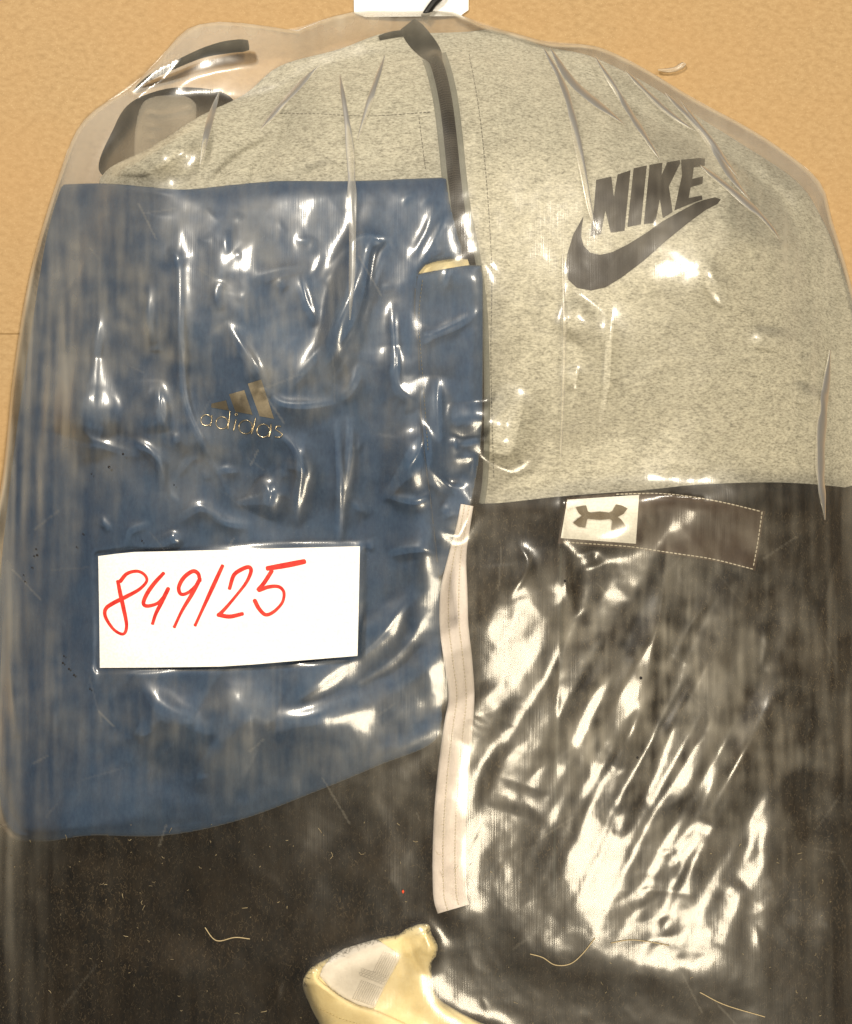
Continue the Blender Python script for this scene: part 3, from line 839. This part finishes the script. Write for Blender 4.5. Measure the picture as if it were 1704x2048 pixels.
CR = [
    # blue garment, upper left to centre
    ([(200, 715), (190, 795), (178, 875)], 24), ([(205, 600), (196, 690), (185, 770)], 14), ([(145, 862), (210, 885), (280, 905)], 12),
    ([(240, 870), (290, 890), (318, 920), (330, 980)], 9), ([(360, 430), (362, 560), (364, 700), (372, 800), (410, 890), (455, 970), (480, 1010)], 8),
    ([(245, 385), (300, 425), (360, 430)], 9), ([(322, 760), (324, 810), (330, 860)], 13), ([(300, 560), (300, 640), (310, 700)], 10),
    ([(455, 640), (490, 690), (520, 740), (545, 790)], 14), ([(600, 540), (615, 600), (638, 650)], 8), ([(500, 555), (560, 535), (620, 530)], 12),
    ([(720, 500), (700, 580), (660, 660), (600, 740), (560, 790)], 10), ([(735, 500), (722, 580), (700, 680), (660, 760)], 12), ([(770, 480), (750, 540), (735, 600)], 8),
    ([(535, 770), (560, 800), (610, 806), (675, 800)], 8), ([(675, 800), (700, 770), (716, 720)], 7), ([(676, 830), (678, 900), (682, 980), (678, 1090)], 6),
    ([(700, 830), (700, 900), (692, 980)], 6), ([(640, 560), (700, 480), (760, 470), (800, 520)], 10), ([(545, 860), (590, 890), (605, 940), (590, 1050)], 10),
    ([(520, 960), (545, 985), (530, 1030)], 14), ([(350, 1040), (400, 1010), (450, 1040), (510, 1050)], 9), ([(345, 1060), (355, 1090)], 7),
    ([(870, 400), (850, 460), (815, 520)], 8), ([(895, 420), (860, 490), (830, 540)], 6), ([(790, 600), (792, 680), (800, 760)], 8), ([(795, 690), (800, 770), (840, 800)], 14),
    ([(838, 820), (850, 890), (800, 960), (760, 1000)], 12), ([(850, 920), (900, 970), (940, 968)], 8), ([(760, 990), (830, 1005), (880, 980)], 12), ([(830, 680), (900, 650), (960, 620)], 5),
    ([(880, 750), (880, 840), (890, 900)], 14), ([(770, 1110), (830, 1100), (880, 1110)], 8), ([(690, 1330), (760, 1280), (830, 1180)], 14), ([(700, 1380), (800, 1310), (860, 1220)], 11),
    ([(270, 1345), (350, 1410), (430, 1460)], 20), ([(440, 1350), (520, 1400), (560, 1420)], 40), ([(560, 1420), (650, 1370), (720, 1310)], 16), ([(500, 1430), (620, 1420), (730, 1370)], 18),
    # between blue and grey
    ([(950, 985), (940, 1040), (912, 1090)], 9), ([(915, 1090), (930, 1180), (940, 1300)], 14), ([(1010, 830), (1040, 880), (1020, 930)], 22), ([(985, 800), (990, 870)], 20),
    ([(1160, 590), (1130, 630), (1110, 660)], 16), ([(1222, 600), (1215, 700), (1208, 790), (1192, 860)], 10), ([(1155, 730), (1152, 780)], 6), ([(960, 230), (940, 270), (920, 300)], 9),
    ([(1410, 520), (1440, 560), (1470, 600)], 13), ([(1600, 760), (1580, 800)], 18), ([(1520, 650), (1510, 700)], 16),
    ([(1130, 960), (1122, 1050), (1120, 1140)], 8),
    # lower right
     ([(1030, 1080), (1060, 1130), (1020, 1200)], 12),
     ([(1135, 1090), (1140, 1180), (1160, 1230)], 14), ([(1190, 1100), (1200, 1130)], 10), ([(1126, 1150), (1124, 1260), (1116, 1420), (1112, 1560)], 5),
    ([(1340, 1060), (1330, 1180), (1310, 1300), (1290, 1420)], 12), ([(1260, 1210), (1220, 1330), (1150, 1430), (1110, 1510)], 16), ([(1300, 1320), (1285, 1430), (1260, 1540)], 16),
    ([(1470, 1150), (1400, 1230), (1350, 1320)], 14), ([(1385, 1330), (1350, 1450), (1310, 1560), (1240, 1640)], 22), ([(1440, 1480), (1400, 1560), (1350, 1640), (1270, 1690)], 18),
    ([(1545, 1370), (1500, 1460), (1440, 1570), (1400, 1640)], 16), ([(1520, 1220), (1530, 1290), (1515, 1340)], 10), ([(1545, 1350), (1570, 1380), (1580, 1440)], 10), ([(1240, 1600), (1225, 1660), (1250, 1690)], 10),
    ([(1400, 1660), (1360, 1710), (1330, 1750)], 12), ([(1290, 1690), (1340, 1700), (1400, 1650)], 10), ([(1690, 1060), (1650, 1180), (1610, 1330)], 8), ([(1560, 1700), (1540, 1800), (1500, 1850)], 30),
    ([(1690, 1790), (1640, 1830), (1600, 1860)], 16), ([(1650, 1840), (1660, 1870)], 10), ([(1270, 1780), (1290, 1810)], 14), ([(1340, 1830), (1350, 1870)], 20), ([(1480, 1760), (1450, 1790)], 12),
    ([(1230, 1780), (1330, 1778), (1400, 1790)], 8), ([(980, 1370), (1010, 1440), (960, 1500)], 22), ([(1080, 1580), (1060, 1640)], 22),
    # left rim and shoulders
    ([(262, 195), (220, 250), (185, 310), (160, 370), (135, 440)], 7), ([(200, 250), (165, 330), (140, 410)], 6), ([(330, 180), (400, 150), (500, 130), (590, 140)], 12), ([(380, 195), (430, 200), (450, 190)], 7),
    ([(60, 640), (40, 900), (30, 1150)], 8), ([(95, 560), (75, 800), (60, 1000)], 7), ([(20, 1300), (35, 1440), (40, 1480)], 10), ([(560, 190), (572, 225)], 8),
    ([(1590, 330), (1640, 370)], 8), ([(1480, 330), (1500, 380)], 6),
]
for c in CR:
    c = c if len(c) > 2 else (c[0], c[1], 1.25 if c[0][0][0] < 900 and c[0][0][1] < 1320 else 1.0)
    crease(c[0], float(c[1]), *(c[2:] if len(c) > 2 else ()))
# long pleats of loose film on the shoulders and down the sides
PL = [([(1085, 92), (1130, 180), (1158, 300), (1180, 420), (1196, 470)], 9), ([(1100, 95), (1150, 170), (1250, 250)], 10), ([(1190, 112), (1250, 210), (1320, 320)], 8), ([(1250, 140), (1330, 220), (1390, 262)], 7),
      ([(1330, 185), (1410, 270), (1460, 350), (1500, 400)], 10), ([(1360, 200), (1450, 320), (1480, 360)], 7), ([(1400, 330), (1520, 430), (1560, 480)], 9), ([(680, 150), (700, 300), (705, 480), (700, 640)], 11),
      ([(400, 330), (420, 240), (440, 180)], 8), ([(640, 130), (590, 180), (520, 260)], 8), ([(770, 110), (740, 200), (715, 280)], 7), ([(180, 420), (160, 700), (150, 1000)], 10), ([(120, 480), (95, 800), (80, 1100)], 10),
      ([(80, 560), (55, 860), (45, 1160)], 9), ([(210, 420), (200, 620)], 8), ([(1125, 500), (1128, 700), (1120, 940)], 5), ([(1660, 700), (1640, 900), (1650, 1040)], 12), ([(20, 1100), (22, 1300), (40, 1480)], 10),
      ([(0, 1380), (20, 1560), (36, 1640)], 9)]
for k in range(16):
    x = random.uniform(0, 175); y = random.uniform(420, 1250); L = random.uniform(160, 420)
    PL.append(([(x + 40 * (1 - (y - 420) / 900), y), (x + 25 * (1 - (y - 420) / 900), y + L / 2), (x + 15 * (1 - (y - 420) / 900), y + L)], random.uniform(3.5, 8)))
for pts, w in PL:
    C = catmull(pts, 8)
    R = w * 5
    iy = (fy > C[:, 1].min() - R) & (fy < C[:, 1].max() + R); ix = (fx > C[:, 0].min() - R) & (fx < C[:, 0].max() + R)
    sl = np.ix_(iy, ix)
    d, s_, par = line_dist(FX[sl], FY[sl], C)
    W[sl] += w * S * 0.20 * np.exp(-0.5 * (d / (w * 0.7)) ** 2) * np.clip(np.minimum(par, 1 - par) * 5, 0, 1)

def density(x, y):
    if 120 < x < 960 and 380 < y < 1120: return 1.0
    if x < 900 and 1330 < y < 1560: return 0.25
    if 960 < x < 1600 and 1050 < y < 1880: return 0.16
    if 300 < x < 620 and 60 < y < 260: return 0.4
    if x > 960 and y < 1000: return 0.16
    return 0.12
k = 0
while k < 110:
    x = random.uniform(20, 1700); y = random.uniform(90, 2040)
    if random.random() > density(x, y) or (190 < x < 730 and 1085 < y < 1345): continue
    k += 1
    L = random.uniform(16, 80); an = random.gauss(math.pi / 2, 0.7)
    dx, dy = math.cos(an) * L / 2, math.sin(an) * L / 2
    bx, by = random.uniform(-0.25, 0.25) * L, random.uniform(-0.25, 0.25) * L
    crease([(x - dx, y - dy), (x + bx, y + by), (x + dx, y + dy)], random.uniform(3.2, 7.0), random.uniform(0.3, 0.9), random.uniform(1.2, 2.6))
def facet(cx, cy, rx, ry, rot=0.0, gain=1.0):
    """a taut patch of film tilted towards the nearest lamp's mirror direction"""
    h = min((half_xy(cx, cy, i) for i in range(len(LAMPS))), key=lambda v: np.linalg.norm(v))
    dx = FX - cx; dy = FY - cy
    u = (dx * math.cos(rot) + dy * math.sin(rot)) / rx; v = (-dx * math.sin(rot) + dy * math.cos(rot)) / ry
    win = np.exp(-(u * u + v * v) ** 1.6 * 0.6)
    return gain * S * (np.linalg.norm(h) * max(rx, ry) * 0.8 - (h[0] * dx + h[1] * dy)) * win
for f_ in [(1036, 1290, 100, 170, 0, 1.05), (178, 800, 46, 80, 0.2, 0.8), (1022, 880, 38, 66), (700, 560, 26, 110, 0.25), (1442, 565, 22, 48, -0.5),
           (855, 930, 60, 50, 0, 0.8), (1340, 1610, 60, 110, 0.5), (1480, 1540, 36, 130, 0.5), (1190, 1420, 30, 120, 0.55)]:
    W += facet(*f_)
# slack folds running down to the left over the black garment
def slack(cx, cy, rx, ry, ang, lam, A, warp):
    u = FX * math.cos(ang) + FY * math.sin(ang) + noise(FX.shape, 34) * warp
    m = np.exp(-((FX - cx) / rx) ** 2 - ((FY - cy) / ry) ** 2)
    q = u * 2 * math.pi / lam
    return A * m * (0.5 + 0.5 * np.sin(q + 0.5 * np.sin(q)))
W += slack(1350, 1420, 230, 330, 0.42, 130, 0.0034, 26)
W += slack(1330, 1480, 240, 300, 0.50, 62, 0.0011, 18)
W += slack(1000, 1560, 110, 120, 0.6, 120, 0.0020, 24)
W += slack(780, 1330, 170, 170, 0.95, 120, 0.0022, 20)
W += slack(1580, 1500, 160, 420, 0.1, 140, 0.0026, 22)
# crumple: soft low bumps, sharper crinkles
def crinkle(sig):
    n = noise(FX.shape, sig)
    return 1 - np.abs(n)
soft = noise(FX.shape, 26) * 0.0009 + noise(FX.shape, 10) * 0.00022
sharp = np.clip(crinkle(16), -1.2, 1) * 0.00042 + np.clip(crinkle(7), -1.2, 1) * 0.00011
inside = np.clip(SDF / 40, 0, 1)
fine = noise(FX.shape, 3.2) * 0.000055 + noise(FX.shape, 1.5) * 0.000016
FZ = F0 + W * np.clip(SDF / 12, 0, 1) + (soft + sharp + fine + 0.0008) * inside

# the paper note presses the film flat beneath it
Z3 = lambda p: zoomed(p, 180, 1080, 3.043)
NOTE = np.array(Z3([(50, 98), (160, 84), (270, 73), (500, 68), (800, 60), (1200, 49), (1643, 38), (1636, 380), (1628, 705), (1420, 722), (1200, 740), (1000, 757), (800, 770), (400, 776), (60, 778), (56, 430)]))
sdn = np.full(FX.shape, -1e3)
sl = np.ix_((fy > 1040) & (fy < 1390), (fx > 140) & (fx < 790))
sdn[sl] = poly_dist(FX[sl], FY[sl], NOTE)[0]
flat = blur(blur(F0, 30), 30) + 0.002
mk = np.clip((sdn + 14) / 22, 0, 1); mk = mk * mk * (3 - 2 * mk)
FZ = FZ * (1 - mk) + (flat + 0.15 * (soft + sharp)) * mk
bm = np.exp(-(((FX - 1200) / 95) ** 2 + ((FY - 1040) / 62) ** 2) ** 2)
FZ = FZ * (1 - bm) + (blur(F0, 8) + 0.0050 + S * (0.05 * (FX - 1200) + 0.11 * (FY - 1040))) * bm
FZ = np.maximum(FZ, t_up + 0.0008)
FZ = np.maximum(blur(FZ, 0.7), t_up + 0.0006)
edge = np.clip(SDF / 9.0, 0, 1)
FZ = np.where(SDF < 9, 0.0030 + (FZ - 0.0030) * np.sqrt(np.clip(1 - (1 - edge) ** 2, 0, 1)), FZ)

bag = empty('plastic_bag', 852, 1100, 0.0, 'clear crinkled plastic bag holding the folded clothes', 'bag')
ins = SDF > 0
quad = ins[:-1, :-1] | ins[1:, :-1] | ins[:-1, 1:] | ins[1:, 1:]
use = np.zeros(FX.shape, bool)
use[:-1, :-1] |= quad; use[1:, :-1] |= quad; use[:-1, 1:] |= quad; use[1:, 1:] |= quad
idx = -np.ones(FX.shape, int); idx[use] = np.arange(use.sum())
Xs = np.where(ins, FX, FNX); Ys = np.where(ins, FY, FNY); Zs = np.where(ins, FZ, 0.0030)
a = idx[:-1, :-1][quad]; b = idx[:-1, 1:][quad]; c = idx[1:, 1:][quad]; d = idx[1:, :-1][quad]
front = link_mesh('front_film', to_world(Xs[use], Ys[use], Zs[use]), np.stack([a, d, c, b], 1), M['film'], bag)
# reflected room light painted into the film as patches of haze, streaks along it
def film_attr(o, haze, streak):
    n_ = len(o.data.vertices)
    for nm, v in (('haze', haze), ('streak', streak)):
        v = np.broadcast_to(np.asarray(v, np.float32), (n_,)).copy()
        o.data.attributes.new(nm, 'FLOAT', 'POINT').data.foreach_set('value', v)
veil = 0.04 + 1.5 * np.exp(-((FX - 420) / 330) ** 2 - ((FY - 650) / 330) ** 2) + 2.1 * np.exp(-((FX - 1300) / 360) ** 2 - ((FY - 1400) / 400) ** 2) \
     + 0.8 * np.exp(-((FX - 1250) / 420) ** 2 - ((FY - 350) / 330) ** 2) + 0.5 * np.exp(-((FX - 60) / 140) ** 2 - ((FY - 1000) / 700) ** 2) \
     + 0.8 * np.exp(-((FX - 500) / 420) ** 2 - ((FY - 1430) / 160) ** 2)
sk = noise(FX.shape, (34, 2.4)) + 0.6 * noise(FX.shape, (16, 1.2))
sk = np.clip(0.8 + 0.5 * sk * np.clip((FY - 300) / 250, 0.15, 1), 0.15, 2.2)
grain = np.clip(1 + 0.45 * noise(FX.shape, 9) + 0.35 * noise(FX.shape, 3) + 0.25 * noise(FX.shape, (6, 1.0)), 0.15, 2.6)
haze = 0.066 * veil * grain * (0.6 + 0.4 * sk)
# fine straight scratches
for k in range(70):
    x = random.uniform(0, 1700); y = random.uniform(380, 2040); L = random.uniform(14, 110); an = random.choice([random.uniform(0.5, 1.2), random.uniform(2.0, 2.7), random.uniform(0, 3.14)])
    n_ = int(L / 1.5)
    xi = np.clip(((x + np.cos(an) * np.linspace(0, L, n_) + 150) / FG).astype(int), 0, FX.shape[1] - 1); yi = np.clip(((y + np.sin(an) * np.linspace(0, L, n_)) / FG).astype(int), 0, FX.shape[0] - 1)
    haze[yi, xi] += random.uniform(0.02, 0.09)
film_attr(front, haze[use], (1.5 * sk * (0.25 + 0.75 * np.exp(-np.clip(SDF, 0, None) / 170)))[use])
def film_at(px, py): return samp(FZ, px, py, -150, 0, FG)
# back sheet
B2 = catmull(BAG[::3], 30, True)
cen = np.array([852, 1150.0])
V = [tuple(to_world(cen[0], cen[1], 0.0008))]; F = []
rings = [0.35, 0.7, 0.9, 1.0]
for r in rings:
    for p in B2:
        q = cen + (p - cen) * r
        V.append(tuple(to_world(q[0], q[1], 0.0008 if r < 1 else 0.0028)))
n = len(B2)
for i in range(n):
    F.append((0, 1 + i, 1 + (i + 1) % n))
for k in range(len(rings) - 1):
    for i in range(n):
        a_, b_ = 1 + k * n + i, 1 + k * n + (i + 1) % n
        F.append((a_, a_ + n, b_ + n, b_))
bf = link_mesh('back_film', V, F, M['filmback'], bag)
film_attr(bf, 0.04, 0.9)
# doubled-over strips of film
for pts, w in PL:
    if max(p[0] for p in pts) < 240: continue
    Wd = []
    for i, (x, y) in enumerate(catmull(pts, 26)):
        u = i / max(1, len(catmull(pts, 26)) - 1)
        Wd.append((x, y, w * (1.5 + 0.2 * math.sin(i * 0.9 + x)) * max(0.1, math.sin(math.pi * u) ** 0.5)))
    V, F = ribbon(Wd, film_at, 0.0004, [(-1, -0.0002), (-0.8, 0.0001), (0, 0.0003), (0.8, 0.0001), (1, -0.0002)], 5)
    o = link_mesh('film_fold', V, F, M['filmfold'], bag)
    film_attr(o, 0.2, 0.9)

# ------------------------------------------------------------------ numbered note
note = empty('paper_note', 455, 1215, float(film_at(np.array([455]), np.array([1215]))[0]), 'white paper note with red handwritten number lying on the bag', 'note')
nz_arr = np.maximum(blur(np.where(mk > 0.99, FZ, flat), 6), 0)
gap = np.max(np.where(sdn > 0, FZ - nz_arr, -1))
def note_z(px, py):
    px = np.asarray(px, float); py = np.asarray(py, float)
    curl = 0.0022 * np.clip((px - 640) / 75, 0, 1) ** 2
    curl = curl + 0.0012 * np.clip((1150 - py) / 60, 0, 1) ** 2 * np.clip((330 - px) / 120, 0, 1)
    return samp(nz_arr, px, py, -150, 0, FG) + gap + 0.0003 + curl
plate('sheet', NOTE, note_z, 0.0, M['paper'], note, 9, 0.0003).data.polygons.foreach_set('use_smooth', [True] * 0) if False else plate('sheet', NOTE, note_z, 0.0, M['paper'], note, 9, 0.0003)
STROKES = [
    [[(170, 255), (185, 330), (205, 420), (222, 510), (215, 560), (190, 572), (140, 540), (95, 470), (95, 420), (140, 385), (220, 345), (300, 300), (345, 250), (330, 210), (285, 190), (225, 205), (185, 250)]],
    [[(445, 205), (390, 265), (345, 330), (325, 385), (350, 402), (410, 385), (452, 340)], [(475, 298), (430, 390), (400, 450), (382, 505)]],
    [[(668, 245), (658, 205), (625, 190), (570, 230), (540, 290), (555, 330), (600, 318), (650, 270), (668, 240)], [(664, 246), (620, 330), (560, 430), (515, 525)]],
    [[(805, 160), (745, 290), (690, 410), (642, 515)]],
    [[(850, 292), (875, 215), (920, 180), (965, 165), (980, 190), (950, 260), (880, 350), (820, 420), (785, 455)], [(782, 456), (850, 466), (925, 450)]],
    [[(1085, 172), (1200, 152), (1300, 132)], [(1105, 190), (1060, 260), (1025, 300)], [(1030, 305), (1090, 285), (1150, 285), (1180, 320), (1170, 380), (1120, 435), (1070, 455), (1030, 420), (1003, 370)]],
]
NMS = ['digit', 'digit', 'digit', 'slash', 'digit', 'digit']
for nm, strokes in zip(NMS, STROKES):
    parts = []
    for si, s in enumerate(strokes):
        pts = Z3(s)
        w0 = 11.5 if (len(s) == 3 and s[0][1] < 180) else 8.6
        C = catmull(pts, 2.0)
        Wd = [(x, y, w0 * (0.85 + 0.15 * math.sin(i * 0.08 + si))) for i, (x, y) in enumerate(C)]
        # round pen ends
        t0 = (C[0] - C[1]); t0 /= np.linalg.norm(t0); t1 = (C[-1] - C[-2]); t1 /= np.linalg.norm(t1)
        head = [(C[0][0] + t0[0] * w0 * 0.45 * q, C[0][1] + t0[1] * w0 * 0.45 * q, w0 * math.sqrt(1 - q * q * 0.85)) for q in (1.0, 0.6)]
        tail = [(C[-1][0] + t1[0] * w0 * 0.45 * q, C[-1][1] + t1[1] * w0 * 0.45 * q, w0 * math.sqrt(1 - q * q * 0.85)) for q in (0.6, 1.0)]
        parts.append(ribbon(head + Wd + tail, note_z, 0.00040 + 0.00004 * si, [(-1, 0), (0, 0.00002), (1, 0)], 3))
    V, F = merge(parts)
    link_mesh(nm, V, F, M['ink'], note)

# ------------------------------------------------------------------ fibres, specks, scrap
def hair(pts, r, zf, off):
    C = catmull(pts, 4)
    return tube(to_world(C[:, 0], C[:, 1], zf(C[:, 0], C[:, 1]) + off), r, 4)
th = [([(1060, 1908), (1085, 1915), (1110, 1930), (1140, 1928), (1165, 1908), (1190, 1876)], 'curled pale thread on the black fleece right of the cream garment'),
      ([(1222, 1886), (1260, 1880), (1300, 1884), (1338, 1891)], 'short straight pale thread on the dark lower right of the bag'),
      ([(410, 1855), (425, 1876), (440, 1882), (470, 1875), (500, 1878)], 'bent pale thread on the black fleece below the blue hem'),
      ([(1400, 1985), (1450, 2010), (1530, 2034)], 'long faint thread near the bottom right corner')]
for pts, lb in th:
    V, F = hair(pts, 0.0004, film_at, 0.0005)
    tag(link_mesh('loose_thread', V, F, M['fibre'], None), lb, 'thread', 'threads stuck to the bag')
parts = []
for k in range(170):
    x = random.uniform(-20, 1720); y = random.uniform(1640, 2060)
    if 620 < x < 900 and y > 1840: continue
    L = random.choice([2, 3, 3, 4, 5, 8, 12]) * random.uniform(0.7, 1.3); an = random.uniform(0, math.pi); cv = random.uniform(-0.35, 0.35) * L
    p = [(x, y), (x + math.cos(an) * L * .5 - math.sin(an) * cv, y + math.sin(an) * L * .5 + math.cos(an) * cv), (x + math.cos(an) * L, y + math.sin(an) * L)]
    parts.append(hair(p, random.uniform(0.00007, 0.00018), film_at, 0.0003))
V, F = merge(parts)
tag(link_mesh('lint', V, F, M['fibre'], None), 'fine pale lint scattered over the lower part of the bag', 'lint', None, 'stuff')
parts = []
sp = [(72, 1098, 3), (68, 1112, 3), (74, 1110, 4), (64, 1135, 3), (50, 1163, 3), (47, 1150, 2.5), (166, 1068, 3), (153, 1094, 2.5), (128, 1312, 3), (126, 1326, 4), (138, 1338, 4), (148, 1350, 4), (180, 1378, 3), (246, 908, 4), (218, 934, 4.5), (284, 1082, 3), (348, 970, 2.5), (183, 948, 2.5), (1282, 1356, 5), (1275, 1515, 4), (1130, 1162, 4)]
for (x, y, r) in sp:
    p = to_world(x, y, float(film_at(np.array([x]), np.array([y]))[0]) + 0.0004)
    parts.append(tube([p + np.array([0, 0, -0.0004]), p, p + np.array([0, 0, 0.0004])], [r * S * 0.5, r * S * 0.6, r * S * 0.3], 7))
V, F = merge(parts)
tag(link_mesh('dark_specks', V, F, M['speck'], None), 'tiny dark specks of dirt on the left side of the bag', 'dirt', None, 'stuff')
p = to_world(806, 1783, float(film_at(np.array([806]), np.array([1783]))[0]) + 0.0006)
V, F = tube([p - np.array([0, 0.0014, 0]), p, p + np.array([0, 0.0012, 0])], [0.0005, 0.0011, 0.0004], 6)
tag(link_mesh('red_crumb', V, F, M['red'], None), 'tiny red crumb on the black fleece left of the drawstring', 'crumb')
# scrap of film on the board
V, F = ribbon([(1316, 140, 4), (1335, 141, 9), (1352, 138, 10), (1366, 130, 12), (1372, 128, 4)], lambda a, b: np.zeros(np.shape(a)) + 0.0012, 0.0, [(-1, 0), (-0.5, 0.002), (0, 0.0004), (0.5, 0.003), (1, 0)], 4)
scrap = link_mesh('film_scrap', V, F, M['filmfold'], None)
film_attr(scrap, 0.35, 0.8)
tag(scrap, 'small scrap of clear film on the board by the right shoulder', 'scrap')
